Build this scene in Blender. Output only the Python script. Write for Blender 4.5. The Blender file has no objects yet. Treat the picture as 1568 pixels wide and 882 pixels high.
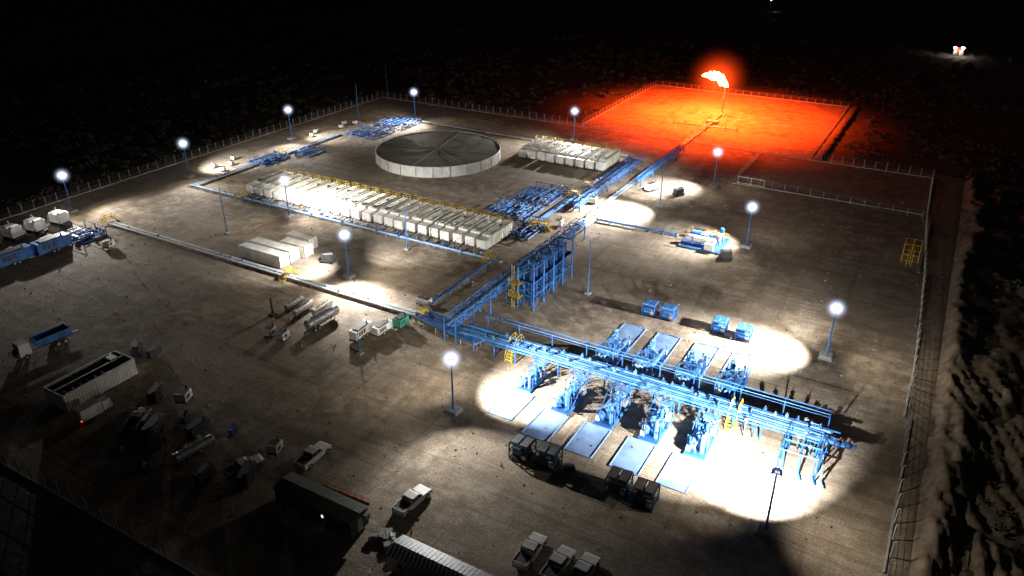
import bpy, math, random
from mathutils import Vector, Matrix, noise
R=random.Random(7)
sc=bpy.context.scene
# ---------------- materials ----------------
def nt(name):
    m=bpy.data.materials.new(name); m.use_nodes=True
    t=m.node_tree; b=t.nodes.get('Principled BSDF'); return m,t,b
def pm(name,col,rough=.6,metal=0,var=.25,scale=1.5,dirt=None):
    m,t,b=nt(name); N=t.nodes.new; L=t.links.new
    tc=N('ShaderNodeNewGeometry'); n=N('ShaderNodeTexNoise'); n.inputs['Scale'].default_value=scale; n.inputs['Detail'].default_value=3
    L(tc.outputs['Position'],n.inputs['Vector'])
    r=N('ShaderNodeValToRGB'); r.color_ramp.elements[0].position=.32; r.color_ramp.elements[1].position=.68
    d=dirt or [c*(1-var*1.6) for c in col]
    r.color_ramp.elements[0].color=(*[max(0,c) for c in d],1); r.color_ramp.elements[1].color=(*col,1)
    L(n.outputs['Fac'],r.inputs['Fac']); L(r.outputs['Color'],b.inputs['Base Color'])
    b.inputs['Roughness'].default_value=rough; b.inputs['Metallic'].default_value=metal
    return m
def em(name,col,s,transp=False):
    m,t,b=nt(name); t.nodes.remove(b); e=t.nodes.new('ShaderNodeEmission'); e.inputs[0].default_value=(*col,1); e.inputs[1].default_value=s
    out=e.outputs[0]
    if transp:
        a=t.nodes.new('ShaderNodeAddShader'); tr=t.nodes.new('ShaderNodeBsdfTransparent'); t.links.new(e.outputs[0],a.inputs[0]); t.links.new(tr.outputs[0],a.inputs[1]); out=a.outputs[0]
    t.links.new(out,t.nodes['Material Output'].inputs[0]); m.cycles.emission_sampling='NONE'; return m
BLUE=pm('blue_paint',(.03,.17,.5),.6,0,.35,.8)
LBLUE=pm('pale_blue_paint',(.11,.3,.6),.6,0,.3,.8)
DBLUE=pm('dark_blue_paint',(.012,.08,.28),.6,0,.3,.8)
NAVY=pm('dark_steel_blue',(.03,.06,.09),.5,.2,.3,2)
WHITE=pm('white_paint',(.8,.79,.76),.5,0,.12,.7,dirt=(.58,.55,.49))
CREAM=pm('tank_paint',(.72,.71,.63),.6,0,.2,.6,dirt=(.5,.47,.38))
TTOP=pm('tank_roof_paint',(.4,.4,.31),.7,0,.2,1.2,dirt=(.2,.2,.14))
TTOP2=pm('tank_roof_dusty_paint',(.5,.48,.4),.7,0,.2,1.2,dirt=(.28,.26,.2))
TTOP3=pm('tank_roof_weathered_paint',(.27,.27,.22),.7,0,.2,1.2,dirt=(.14,.14,.11))
YEL=pm('yellow_paint',(.66,.46,.04),.5,0,.2,1)
GREY=pm('galvanised_steel',(.4,.41,.42),.45,.4,.2,2)
DGREY=pm('dark_steel',(.07,.07,.075),.6,.2,.3,2)
BLACK=pm('rubber',(.02,.02,.02),.8,0,.2,2)
CONC=pm('concrete',(.42,.4,.37),.9,0,.2,2)
GREEN=pm('green_paint',(.03,.3,.2),.5)
OLIVE=pm('olive_cladding',(.06,.075,.05),.7,0,.2,1)
ORANGE=pm('orange_plastic',(.8,.16,.02),.5)
REDP=pm('red_paint',(.5,.03,.02),.5)
GLASS=pm('vehicle_glass',(.015,.02,.025),.08)
LINER=pm('containment_liner',(.19,.31,.53),.7,0,.3,.5,dirt=(.13,.2,.34))
COVER=pm('tank_cover_membrane',(.25,.25,.21),.6,0,.35,.16,dirt=(.15,.15,.125))
PANEL=pm('tank_wall_panel',(.8,.8,.77),.5,0,.15,.5)
LAMPON=em('lamp_lens',(1,.98,.96),60)
LAMPB=em('lamp_lens_bluish',(.55,.72,1),9)
REDL=em('tail_light_on',(1,.05,.02),6)
WINL=em('lit_window',(1,.95,.7),1.2)
# ---------------- mesh builder ----------------
class MB:
    def __init__(s): s.v=[];s.f=[];s.mi=[];s.mats=[];s.sm=[]
    def m(s,mat):
        if mat not in s.mats: s.mats.append(mat)
        return s.mats.index(mat)
    def add(s,vs,fs,mat,smooth=False):
        o=len(s.v); s.v+=[tuple(v) for v in vs]; k=s.m(mat)
        for f in fs: s.f.append([i+o for i in f]); s.mi.append(k); s.sm.append(smooth)
    def box(s,c,d,mat,rz=0,rx=0,top=1.0,topy=None):
        M=Matrix.Rotation(rz,3,'Z')@Matrix.Rotation(rx,3,'X'); vs=[]
        ty=top if topy is None else topy
        for z in(-.5,.5):
            k=1 if z<0 else top; ky=1 if z<0 else ty
            for x,y in((-.5,-.5),(.5,-.5),(.5,.5),(-.5,.5)):
                vs.append(Vector(c)+M@Vector((x*d[0]*k,y*d[1]*ky,z*d[2])))
        s.add(vs,[(3,2,1,0),(4,5,6,7),(0,1,5,4),(1,2,6,5),(2,3,7,6),(3,0,4,7)],mat)
    def tube(s,p,q,r,mat,n=8,r2=None,cap=True):
        p=Vector(p);q=Vector(q);r2=r if r2 is None else r2
        z=(q-p).normalized(); a=Vector((0,0,1)) if abs(z.z)<.9 else Vector((1,0,0))
        x=z.cross(a).normalized();y=z.cross(x)
        vs=[];fs=[]
        for c,rr in((p,r),(q,r2)):
            for i in range(n):
                t=2*math.pi*i/n; vs.append(c+x*rr*math.cos(t)+y*rr*math.sin(t))
        for i in range(n): fs.append((i,(i+1)%n,n+(i+1)%n,n+i))
        s.add(vs,fs,mat,n>6)
        if cap: s.add(vs,[tuple(range(n))[::-1],tuple(range(n,2*n))],mat)
    def path(s,pts,r,mat,n=6):
        for a,b in zip(pts,pts[1:]): s.tube(a,b,r,mat,n)
    def beam(s,p,q,w,mat): s.tube(p,q,w*.7,mat,4)
    def prism(s,prof,x0,x1,mat,axis='x'):
        n=len(prof); vs=[(x0,a,b) for a,b in prof]+[(x1,a,b) for a,b in prof]
        s.add(vs,[tuple(range(n))[::-1],tuple(range(n,2*n))]+[(i,(i+1)%n,n+(i+1)%n,n+i) for i in range(n)],mat)
    def ball(s,c,r,mat,n=10,k=6):
        vs=[];fs=[]; rr=r if isinstance(r,(tuple,list)) else (r,r,r)
        for j in range(k+1):
            ph=math.pi*j/k
            for i in range(n):
                t=2*math.pi*i/n; vs.append((c[0]+rr[0]*math.sin(ph)*math.cos(t),c[1]+rr[1]*math.sin(ph)*math.sin(t),c[2]+rr[2]*math.cos(ph)))
        for j in range(k):
            for i in range(n): fs.append((j*n+i,(j+1)*n+i,(j+1)*n+(i+1)%n,j*n+(i+1)%n))
        s.add(vs,fs,mat,True)
    def rail(s,p,q,mat=None,h=1.1,step=1.5,w=.035):
        mat=mat or YEL; p=Vector(p);q=Vector(q);n=max(1,round((q-p).length/step)); u=Vector((0,0,1))
        for i in range(n+1):
            a=p.lerp(q,i/n); s.tube(a,a+u*h,w,mat,4)
        s.tube(p+u*h,q+u*h,w,mat,4); s.tube(p+u*h*.5,q+u*h*.5,w,mat,4)
    def mesh(s,name):
        me=bpy.data.meshes.new(name); me.from_pydata(s.v,[],s.f)
        for m in s.mats: me.materials.append(m)
        me.polygons.foreach_set('material_index',s.mi); me.polygons.foreach_set('use_smooth',s.sm); me.update(); return me
def put(name,me,loc=(0,0,0),rz=0,parent=None,sc_=1):
    if isinstance(me,MB): me=me.mesh(name)
    o=bpy.data.objects.new(name,me); o.location=loc; o.rotation_euler=(0,0,rz); o.scale=(sc_,)*3
    sc.collection.objects.link(o)
    if parent: o.parent=parent
    return o
# ---------------- world / moonlight ----------------
w=bpy.data.worlds.new("World"); sc.world=w; w.use_nodes=True
t=w.node_tree; sky=t.nodes.new('ShaderNodeTexSky'); sky.sky_type='NISHITA'; sky.sun_disc=False
sky.sun_elevation=math.radians(25); sky.sun_rotation=math.radians(200)
bg=t.nodes['Background']; t.links.new(sky.outputs[0],bg.inputs[0]); bg.inputs[1].default_value=.0008
sl=bpy.data.lights.new('moon','SUN'); sl.energy=.014; sl.angle=math.radians(.5); sl.color=(1,.93,.82)
so=bpy.data.objects.new('moon',sl); so.rotation_euler=(math.radians(65),0,math.radians(160)); sc.collection.objects.link(so)
# ---------------- ground ----------------
m,t,b=nt('ground_soil'); N=t.nodes.new; L=t.links.new
geo=N('ShaderNodeNewGeometry'); sep=N('ShaderNodeSeparateXYZ'); L(geo.outputs['Position'],sep.inputs[0])
def math_(op,a,b_=None,c=None):
    n=N('ShaderNodeMath'); n.operation=op
    for i,v in enumerate((a,b_,c)):
        if v is None: continue
        if isinstance(v,(int,float)): n.inputs[i].default_value=v
        else: L(v,n.inputs[i])
    return n.outputs[0]
def noi(scale,detail=5,rough=.6,mapscale=None,rot=0,dist=0):
    n=N('ShaderNodeTexNoise'); n.inputs['Scale'].default_value=scale; n.inputs['Detail'].default_value=detail; n.inputs['Roughness'].default_value=rough; n.inputs['Distortion'].default_value=dist
    if mapscale:
        mp=N('ShaderNodeMapping'); mp.inputs['Scale'].default_value=mapscale; mp.inputs['Rotation'].default_value=(0,0,rot); L(geo.outputs['Position'],mp.inputs[0]); L(mp.outputs[0],n.inputs['Vector'])
    else: L(geo.outputs['Position'],n.inputs['Vector'])
    return n.outputs['Fac']
def smooth(x,a,c):
    n=N('ShaderNodeMapRange'); n.interpolation_type='SMOOTHSTEP'; L(x,n.inputs[0]); n.inputs[1].default_value=a; n.inputs[2].default_value=c; return n.outputs[0]
def mix(fac,c1,c2,bt='MIX'):
    n=N('ShaderNodeMix'); n.data_type='RGBA'; n.blend_type=bt
    for i,v in ((0,fac),(6,c1),(7,c2)):
        if isinstance(v,(int,float)): n.inputs[i].default_value=v
        elif isinstance(v,tuple): n.inputs[i].default_value=(*v,1)
        else: L(v,n.inputs[i])
    return n.outputs[2]
n1=noi(.045,3,.6); n2=noi(.3,5,.7); n3=noi(4,2,.7)
tr1=noi(1,2,.55,(.02,.55,1),.12,1.6); tr2=noi(1,2,.55,(.5,.03,1),-.25,1.8); tr3=noi(1,1,.5,(.035,.8,1),.8,2.2)
base=mix(smooth(n1,.35,.65),(.165,.122,.085),(.3,.24,.175))
base=mix(smooth(n2,.4,.68),base,(.37,.31,.235))
def streak(fac,a,c,k): return math_('MULTIPLY',smooth(fac,a,c),k)
base=mix(streak(tr1,.55,.67,.42),base,(.115,.085,.06))
base=mix(streak(tr2,.56,.67,.34),base,(.125,.093,.068))
base=mix(math_('MULTIPLY',streak(tr3,.57,.66,.35),smooth(n1,.42,.55)),base,(.4,.34,.26))
grain=mix(smooth(n3,.3,.7),(.62,.62,.62),(1.18,1.18,1.18))
pad=mix(1.0,base,grain,'MULTIPLY')
wild=mix(smooth(n2,.35,.65),(.03,.025,.018),(.085,.066,.045))
wx=math_('ADD',sep.outputs[0],math_('MULTIPLY',n2,5.0)); wy=math_('ADD',sep.outputs[1],math_('MULTIPLY',n2,4.0))
mk=math_('MULTIPLY',smooth(wx,-196,-193.5),math_('SUBTRACT',1,smooth(wx,9,12)))
mk=math_('MULTIPLY',mk,math_('MULTIPLY',smooth(wy,36,40),math_('SUBTRACT',1,smooth(wy,240,243))))
pit=math_('MULTIPLY',math_('MULTIPLY',smooth(sep.outputs[0],-109.5,-108.5),math_('SUBTRACT',1,smooth(sep.outputs[0],-33.5,-32.5))),math_('MULTIPLY',smooth(sep.outputs[1],237,238),math_('SUBTRACT',1,smooth(sep.outputs[1],309,310.5))))
mk=math_('MAXIMUM',mk,pit)
L(mix(mk,wild,pad),b.inputs['Base Color']); b.inputs['Roughness'].default_value=.92
bp=N('ShaderNodeBump'); bp.inputs['Strength'].default_value=.65; bp.inputs['Distance'].default_value=.3
hh=math_('ADD',math_('MULTIPLY',n3,.35),n2)
L(hh,bp.inputs['Height']); L(bp.outputs[0],b.inputs['Normal'])
g=MB(); g.add([(-3000,-1500,0),(2500,-1500,0),(2500,5000,0),(-3000,5000,0)],[(0,1,2,3)],m); put('ground',g)
DIRT=pm('loose_dirt',(.2,.155,.11),.95,0,.3,.8)
def heap(name,x0,x1,y0,y1,step,hf,mat):
    nx=int((x1-x0)/step);ny=int((y1-y0)/step);vs=[];fs=[]
    for j in range(ny+1):
        for i in range(nx+1):
            x=x0+i*step;y=y0+j*step; e=min(i,nx-i,3)/3*min(j,ny-j,3)/3
            vs.append((x,y,-.05+e*hf(x,y)))
    for j in range(ny):
        for i in range(nx): a=j*(nx+1)+i; fs.append((a,a+1,a+nx+2,a+nx+1))
    o=MB(); o.add(vs,fs,mat,True); return put(name,o)
def h1(x,y):
    a=noise.fractal(Vector((x*.22,y*.14,3)),.9,2.1,4); rid=math.exp(-((x-10-1.5*math.sin(y*.07))/2.0)**2)*1.3
    b=abs(noise.noise(Vector((x*.5+y*.12,y*.1,9))))
    rut=.35*math.sin((x+.25*y+2*noise.noise(Vector((x*.1,y*.1,2))))*3.1) if y<128 else 0
    return max(0,.4+a*1.2+rid+rut+b*1.2*(1 if y<125 else .4)+.35*noise.noise(Vector((x*1.1,y*1.1,4))))
heap('dirt_berm',8,46,55,238,.55,h1,DIRT)
heap('dirt_berm',-33.5,-27,236,312,.6,lambda x,y:max(0,.9*math.exp(-((x+30.3)/1.3)**2)+.3*noise.noise(Vector((x,y*.4,0)))),DIRT)
def bushes(name,regs,mat):
    vs=[];fs=[]
    for (x0,x1,y0,y1,n) in regs:
        for _ in range(n):
            x=R.uniform(x0,x1);y=R.uniform(y0,y1)
            if noise.noise(Vector((x*.03,y*.03,1)))<-.22: continue
            if -111<x<-25 and y<313: continue
            r=R.uniform(.6,1.7)
            for k in range(22):
                a=R.uniform(0,6.28);u=R.random()**.5*r;z=R.uniform(.1,1.2)*r*(1-.5*u/r)
                c=Vector((x+u*math.cos(a),y+u*math.sin(a),z))
                d=Vector((R.gauss(0,1),R.gauss(0,1),R.gauss(0,1))).normalized()*r*.28
                e=Vector((R.gauss(0,1),R.gauss(0,1),R.gauss(0,1))).cross(d).normalized()*r*.22
                o=len(vs); vs+=[tuple(c-d),tuple(c+e),tuple(c+d),tuple(c-e)]; fs.append((o,o+1,o+2,o+3))
    me=bpy.data.meshes.new(name); me.from_pydata(vs,[],fs); me.materials.append(mat); me.update(); put(name,me)
LEAF=pm('scrub_leaves',(.085,.085,.055),.8,0,.4,.15)
bushes('desert_scrub',[(-330,-198,30,330,2600),(-200,60,240,420,2600),(-420,60,380,620,1500),(14,60,90,330,500)],LEAF)
# ---------------- fences ----------------
def fence(pts,step=3,h=2.3,mat=CONC,name='chain_link_fence'):
    o=MB()
    for a,b in zip(pts,pts[1:]):
        a=Vector((*a,0));b=Vector((*b,0));n=max(1,round((b-a).length/step))
        for i in range(n+1):
            p=a.lerp(b,i/n); o.tube(p,p+Vector((0,0,h)),.1,mat,4)
            o.tube(p+Vector((0,0,h)),p+Vector((.2,-.2,h+.35)),.06,mat,4)
        for z in(.1,.55,1.0,1.45,1.9,h): o.tube(a+Vector((0,0,z)),b+Vector((0,0,z)),.024,GREY,3,cap=False)
        o.box(((a.x+b.x)/2,(a.y+b.y)/2,.1),((b-a).length if abs(b.x-a.x)>abs(b.y-a.y) else .25,.25 if abs(b.x-a.x)>abs(b.y-a.y) else (b-a).length,.2),CONC)
    put(name,o)
fence([(-194,30),(-194,235.5)]); fence([(-194,235.5),(0,235.5)]); 
fence([(7,60),(6,77),(5,111),(4,142),(3,167),(1,199),(0,235.5)],mat=CONC)
fence([(-109,238),(-109,310),(-33,310),(-33,238)],3,1.5,GREY,'flare_pit_fence')
fence([(-47,234),(-47,206),(0,201)],3.4,1.6,GREY)
fence([(-194,37),(-30,37)],3,mat=GREY)
o=MB()
for x in(-46,-42.5,-39): o.beam((x,204.3,0),(x,204.3,2),.12,WHITE)
for z in(.2,1.9): o.beam((-46,204.3,z),(-39,204.3,z),.12,WHITE)
put('field_gate',o)
# ---------------- floodlight poles ----------------
def spot(parent,loc,tgt,power,ang,blend=.4,col=(1,.98,.95),rad=.14,name='flood_beam'):
    l=bpy.data.lights.new(name,'SPOT'); l.energy=power; l.spot_size=math.radians(ang); l.spot_blend=blend; l.color=col; l.shadow_soft_size=rad
    ob=bpy.data.objects.new(name,l); sc.collection.objects.link(ob); ob.parent=parent
    ob.location=Vector(loc)-parent.location; d=Vector(tgt)-Vector(loc); ob.rotation_euler=d.to_track_quat('-Z','Y').to_euler()
def glow_volume(name,r,col,s,parent,loc,sx=(1,1,1),pwr=3.2):  # self-glowing ball imitating glare around a source; scatters no light
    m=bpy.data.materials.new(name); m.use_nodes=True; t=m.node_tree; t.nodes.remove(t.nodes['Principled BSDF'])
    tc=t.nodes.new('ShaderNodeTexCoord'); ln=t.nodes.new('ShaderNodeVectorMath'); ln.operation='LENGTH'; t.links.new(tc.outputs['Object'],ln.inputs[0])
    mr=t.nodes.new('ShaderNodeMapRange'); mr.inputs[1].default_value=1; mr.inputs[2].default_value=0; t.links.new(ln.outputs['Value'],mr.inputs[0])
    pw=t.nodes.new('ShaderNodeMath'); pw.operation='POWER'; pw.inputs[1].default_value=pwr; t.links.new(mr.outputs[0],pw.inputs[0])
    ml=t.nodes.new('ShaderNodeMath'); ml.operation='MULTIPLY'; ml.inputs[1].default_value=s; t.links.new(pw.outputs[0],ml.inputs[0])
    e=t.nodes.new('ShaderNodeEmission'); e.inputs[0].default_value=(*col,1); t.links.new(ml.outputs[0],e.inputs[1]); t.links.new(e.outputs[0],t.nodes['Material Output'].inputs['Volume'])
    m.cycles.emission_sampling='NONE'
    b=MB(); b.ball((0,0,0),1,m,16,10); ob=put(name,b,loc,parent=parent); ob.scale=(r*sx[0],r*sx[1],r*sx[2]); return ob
WD=.38
def pole(x,y,specs,wide,lit=True,h=9.3,dirs=None):
    b=MB(); b.box((0,0,.3),(2.2,2.2,.6),CONC,top=.85); b.tube((0,0,.6),(0,0,h),.17,BLUE,8,.1)
    b.box((0,0,h),(1.3,.12,.12),BLUE); b.box((0,0,h),(.12,1.3,.12),BLUE); b.tube((0,0,h),(0,0,h+1.3),.03,GREY,4)
    ds=dirs or [0,60,120,180,240,300]
    for a in ds:
        a=math.radians(a); c=Vector((math.cos(a)*.5,math.sin(a)*.5,h+.25)); 
        b.box(c,(.55,.3,.46),DGREY,rz=a+math.pi/2,rx=-.5)
        dd=Vector((math.cos(a)*.9,math.sin(a)*.9,-.45)).normalized()
        b.tube(c+dd*.16,c+dd*.24,.27,LAMPON if lit else LAMPB,10)
    p=put('floodlight_pole',b,(x,y,0))
    if lit: glow_volume('lamp_glare_volume',2.8,(.66,.76,1),6,p,(0,0,h+.2),pwr=5.5)  # added emissive ball stands in for lens glare round the lamps
    else: glow_volume('lamp_glare_volume',1.4,(.3,.45,1),1.0,p,(0,0,h+.2),pwr=3)  # small added bluish glow ball, same imitated glare
    for (tx,ty,pw,an,bl) in specs:
        d=Vector((tx-x,ty-y,0)).normalized(); spot(p,(x+d.x*1.3,y+d.y*1.3,h+.2),(tx,ty,0),pw*1.8,an*1.2,min(1,bl+.28))
    for (dx,dy,pw) in wide:
        d=Vector((dx,dy,0)).normalized(); spot(p,(x+d.x*1.6,y+d.y*1.6,h+.4),(x+d.x*22,y+d.y*22,0),pw*WD,140,1,(1,.9,.74),.3)
    return p
pole(-184,100,[(-169,109,15000,76,.8),(-162,78,15000,80,.8),(-143,68,16000,66,1)],[(1,-.5,16000),(1,.6,12000)])
pole(-181,133,[(-179,147,30000,66,.7),(-158,120,14000,76,1)],[(1,-.4,14000),(.2,1,10000)])
pole(-183,175,[(-173,183,22000,60,.7),(-172,162,18000,66,.7)],[(1,-.3,12000),(.5,1,12000)])
pole(-163,215,[(-160,206,34000,68,.7),(-168,195,16000,62,.7)],[(1,-.3,12000),(-1,-.5,12000)])
pole(-103,219,[(-96,203,46000,68,.7),(-84,204,34000,54,.8),(-118,198,28000,60,.9)],[(-1,-.8,20000),(1,-.6,9000)])
pole(-134.4,124.3,[(-127,138,36000,68,.7),(-113,138,24000,54,.8),(-142,137,12000,66,.8),(-126,129,7000,96,.9)],[(-.6,-1,12000),(1,-.3,14000),(0,1,40000)])
pole(-99.8,106,[(-112,104,26000,62,.7),(-93,99.5,28000,70,.8),(-85,98,22000,54,.9),(-96,132,20000,66,.9)],[(-.3,-1,14000),(1,.6,20000)])
pole(-55.3,78.2,[(-47,89,34000,64,.35),(-39,92,30000,54,.7),(-44,104,24000,60,.9),(-42.5,63,8500,82,.45),(-50,59,3500,70,1)],[(-1,.4,20000),(-.5,-1,4000),(-.3,1,14000)])
pole(-8.8,122.8,[(-19,120,46000,66,.45),(-29,116,40000,56,.7),(-40,114,36000,42,1),(-18,134,9000,66,1)],[(-.3,1,8000),(1,0,20000),(-1,.4,14000)])
pole(-32.7,162.4,[(-42,160,28000,74,.6),(-50,150,14000,66,1)],[(-.6,-1,18000),(.5,1,5000)])
pole(-51,198.6,[(-62,190,34000,72,.7)],[(-.5,-1,12000),(1,.3,4000)])
pole(-8,76.7,[(-12.5,88,62000,78,.3),(-24,88,48000,66,.6),(-35,91,46000,48,.8),(-26,106,34000,56,.9)],[(-1,.5,12000),(1,.4,20000)],lit=False,dirs=[10,60,100,140,190])
# ---------------- masts ----------------
def mast(x,y,h=11.5,name='antenna_mast'):
    b=MB(); b.box((0,0,.15),(1,1,.3),CONC); b.tube((0,0,.3),(0,0,h),.15,BLUE,6,.07)
    for i in range(12): b.tube((-.25,0,1+i*.3),(.25,0,1+i*.3),.02,GREY,4)
    b.tube((0,0,h),(0,0,h+.7),.02,GREY,4)
    return put(name,b,(x,y,0))
mast(-139.9,109.8);mast(-97.8,123.3);mast(-53.9,123.8)
mm=mast(-58.2,176.3); spot(mm,(-58.6,175.6,10.5),(-67,166,0),120000,86,.9); spot(mm,(-58.6,175.6,10.5),(-76,161,0),60000,80,1); spot(mm,(-58.6,176.6,10.5),(-68,190,0),50000,78,1)
mast(-177.7,202,13);mast(-195,240,11);mast(-78.5,84,4.5,'vent_stack')
# ---------------- frac tanks ----------------
def frac(top,seed):
    r=random.Random(seed); b=MB(); W_=2.45
    b.box((0,7.2,1.72),(W_,9.6,2.5),CREAM)
    b.box((0,1.25,1.55),(W_,2.3,2.1),WHITE)
    b.prism([(-.0,.5),(-.0,2.4),(.35,2.6),(.1,2.6)],-1.2,1.2,WHITE)
    b.box((0,6.1,.36),(W_-.5,11.6,.26),DGREY)
    for i in range(12):
        y=2.75+i*.82
        for s in(-1,1): b.box((s*(W_/2+.04),y,1.72),(.08,.12,2.45),CREAM)
        b.box((0,y,3.03),(W_,.16,.13),CREAM)
    b.box((0,7.2,2.985),(W_-.3,9.3,.04),top)
    for y in(4.2,8.6): b.tube((0,y,3.0),(0,y,3.3),.36,r.choice([GREY,DGREY,WHITE]),10)
    b.tube((.7,2.6,3.15),(.7,11.8,3.15),.08,DGREY,6)
    if seed%2: b.box((-.6,3.4,3.2),(.7,.9,.3),GREY)
    for y in(10.2,11.2):
        for s in(-1,1): b.tube((s*.95,y,.5),(s*1.25,y,.5),.5,BLACK,12)
    for s in(-1,1): b.box((s*.8,.6,.25),(.2,.2,.5),DGREY)
    b.box((0,.08,1.1),(.9,.06,.5),DGREY); b.tube((-.5,.1,.8),(-.5,-.35,.8),.12,GREY,8); b.tube((-.5,-.35,.8),(-.5,-.5,.15),.09,BLACK,6)
    b.rail((-1.2,10.6,3),(-1.2,12,3),w=.035);b.rail((1.2,10.6,3),(1.2,12,3),w=.035);b.rail((-1.2,12,3),(1.2,12,3),w=.035)
    b.box((0,12.25,3),(W_,.5,.06),GREY)
    for s in(-.3,.3): b.tube((s,12.1,0),(s,12.1,4),.03,YEL,4)
    for i in range(9): b.tube((-.3,12.1,.3+i*.4),(.3,12.1,.3+i*.4),.02,YEL,4)
    return b.mesh('frac_tank')
FT=[frac(TTOP,1),frac(TTOP2,2),frac(TTOP,4),frac(TTOP3,5)]
n=23
for i in range(n): put('frac_tank',FT[R.choice([0,0,1,2,3])],(-154.9+i*(71.8/(n-1)),131+R.uniform(-.25,.25),0),R.uniform(-.008,.008))
for i in range(9): put('frac_tank',FT[R.choice([0,1,1,2])],(-108.1+i*3.15,194+R.uniform(-.2,.2),0))
# ---------------- big round tank ----------------
b=MB(); Rr=18.6; n=96
for i in range(24):
    for h_ in(0,1):
        a=2*math.pi*(i+.25+.5*h_)/24; b.box((Rr*math.cos(a),Rr*math.sin(a),1.45),(.1,2*math.pi*Rr/48-.02,2.9),PANEL,rz=a)
    a=2*math.pi*i/24; b.box(((Rr+.08)*math.cos(a),(Rr+.08)*math.sin(a),1.5),(.22,.2,3.0),GREY,rz=a)
vs=[];fs=[];nr=24
for j in range(nr+1):
    rr=Rr*j/nr
    for i in range(n):
        a=2*math.pi*i/n; x=rr*math.cos(a);y=rr*math.sin(a)
        wr=abs(math.sin(a*3+.4+noise.noise(Vector((x*.1,y*.1,0)))*1.2))**.5
        z=2.85-.2*math.sin(math.pi*j/nr)+.28*(1-wr)*math.sin(math.pi*j/nr)+.12*noise.fractal(Vector((x*.25,y*.25,5)),1,2,3)*(j<nr)
        vs.append((x,y,z))
for j in range(nr):
    for i in range(n): fs.append((j*n+i,(j+1)*n+i,(j+1)*n+(i+1)%n,j*n+(i+1)%n))
b.add(vs,fs,COVER,True)
for i in range(n):
    a=2*math.pi*i/n;c=2*math.pi*(i+1)/n; b.tube((Rr*math.cos(a),Rr*math.sin(a),2.97),(Rr*math.cos(c),Rr*math.sin(c),2.97),.13,PANEL,5,cap=False)
for k in range(8):
    a=2*math.pi*k/8+.2; b.tube((2*math.cos(a),2*math.sin(a),2.98),(Rr*math.cos(a),Rr*math.sin(a),3.05),.05,GREY,4)
put('storage_tank',b,(-130.4,182.4,0))
# ---------------- containers ----------------
def container(L_=12.1,W_=2.44,H_=2.7,mat=WHITE,top=None):
    b=MB(); b.box((0,0,H_/2+.1),(L_,W_,H_-.1),mat)
    k=int(L_/.55)
    for i in range(k):
        x=-L_/2+.4+i*(L_-.6)/k
        for s in(-1,1): b.box((x,s*(W_/2+.025),H_/2+.1),(.24,.05,H_-.5),mat)
        b.box((x,0,H_+.065),(.2,W_-.3,.04),top or mat)
    for x in(-L_/2,L_/2):
        for s in(-1,1): b.box((x,s*W_/2,H_/2+.1),(.16,.16,H_+.02),mat)
    for s in(-.5,.5): b.tube((L_/2+.06,s,.3),(L_/2+.06,s,H_-.1),.03,GREY,5)
    for z in(.15,H_+.02):
        for s in(-1,1): b.box((0,s*W_/2,z),(L_,.14,.16),mat)
    return b
CM=container().mesh('shipping_container')
put('shipping_container',CM,(-121,103.2,0)); put('shipping_container',CM,(-121,106.2,0),.0); 
SM=container(7,2.44,2.7,CREAM).mesh('steel_storage_container')
put('steel_storage_container',SM,(-117.6,109.6,0),.02); put('steel_storage_container',SM,(-119.4,113,0))
# ---------------- racks & pipes ----------------
def truss(b,x0,x1,y0,y1,z,h,mat,axis='y',step=3.0,posts=6,pipes=4,pm_=LBLUE):
    P=(lambda u,v,zz:(v,u,zz)) if axis=='y' else (lambda u,v,zz:(u,v,zz))
    u0,u1,v0,v1=(y0,y1,x0,x1) if axis=='y' else (x0,x1,y0,y1)
    n=max(1,round((u1-u0)/step))
    for v in(v0,v1):
        for zz in(z,z+h): b.beam(P(u0,v,zz),P(u1,v,zz),.18,mat)
        for i in range(n):
            a=u0+(u1-u0)*i/n;c=u0+(u1-u0)*(i+1)/n
            b.beam(P(a,v,z),P(a,v,z+h),.15,mat); b.beam(P(a,v,z+(h if i%2 else 0)),P(c,v,z+(0 if i%2 else h)),.1,mat)
    for i in range(n+1):
        a=u0+(u1-u0)*i/n; b.beam(P(a,v0,z),P(a,v1,z),.14,mat); b.beam(P(a,v0,z+h),P(a,v1,z+h),.12,mat)
        if i<n: c=u0+(u1-u0)*(i+1)/n; b.beam(P(a,v0,z+h),P(c,v1,z+h),.08,mat)
    k=max(1,round((u1-u0)/posts))
    for i in range(k+1):
        a=u0+(u1-u0)*i/k
        for v in(v0,v1): b.beam(P(a,v,0),P(a,v,z),.24,mat)
        b.beam(P(a,v0,z*.5),P(a,v1,z*.9),.1,mat)
    for i in range(pipes):
        v=v0+(v1-v0)*(i+.5)/pipes; b.tube(P(u0-.5,v,z+.35),P(u1+.5,v,z+.35),.17+.05*(i%2),pm_ if i%2 else mat,8)
b=MB(); truss(b,-68.4,-66.0,95,148,3.4,1.3,BLUE,'y',3,6,3); 
for v in(-68.2,-67.4,-66.6): b.path([(v,148,3.7),(v-1,152,1.2),(v-1.5,158,.6)],.18,LBLUE)
put('pipe_rack',b)
b=MB(); truss(b,-76,-74.4,163,206,1.2,1.3,BLUE,'y',4,8,2); put('pipe_rack',b)
b=MB(); truss(b,-69.2,-68,188,224,1.4,1.2,BLUE,'y',4,8,2); put('pipe_rack',b)
b=MB(); TX0,TX1=-63.4,-60
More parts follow.
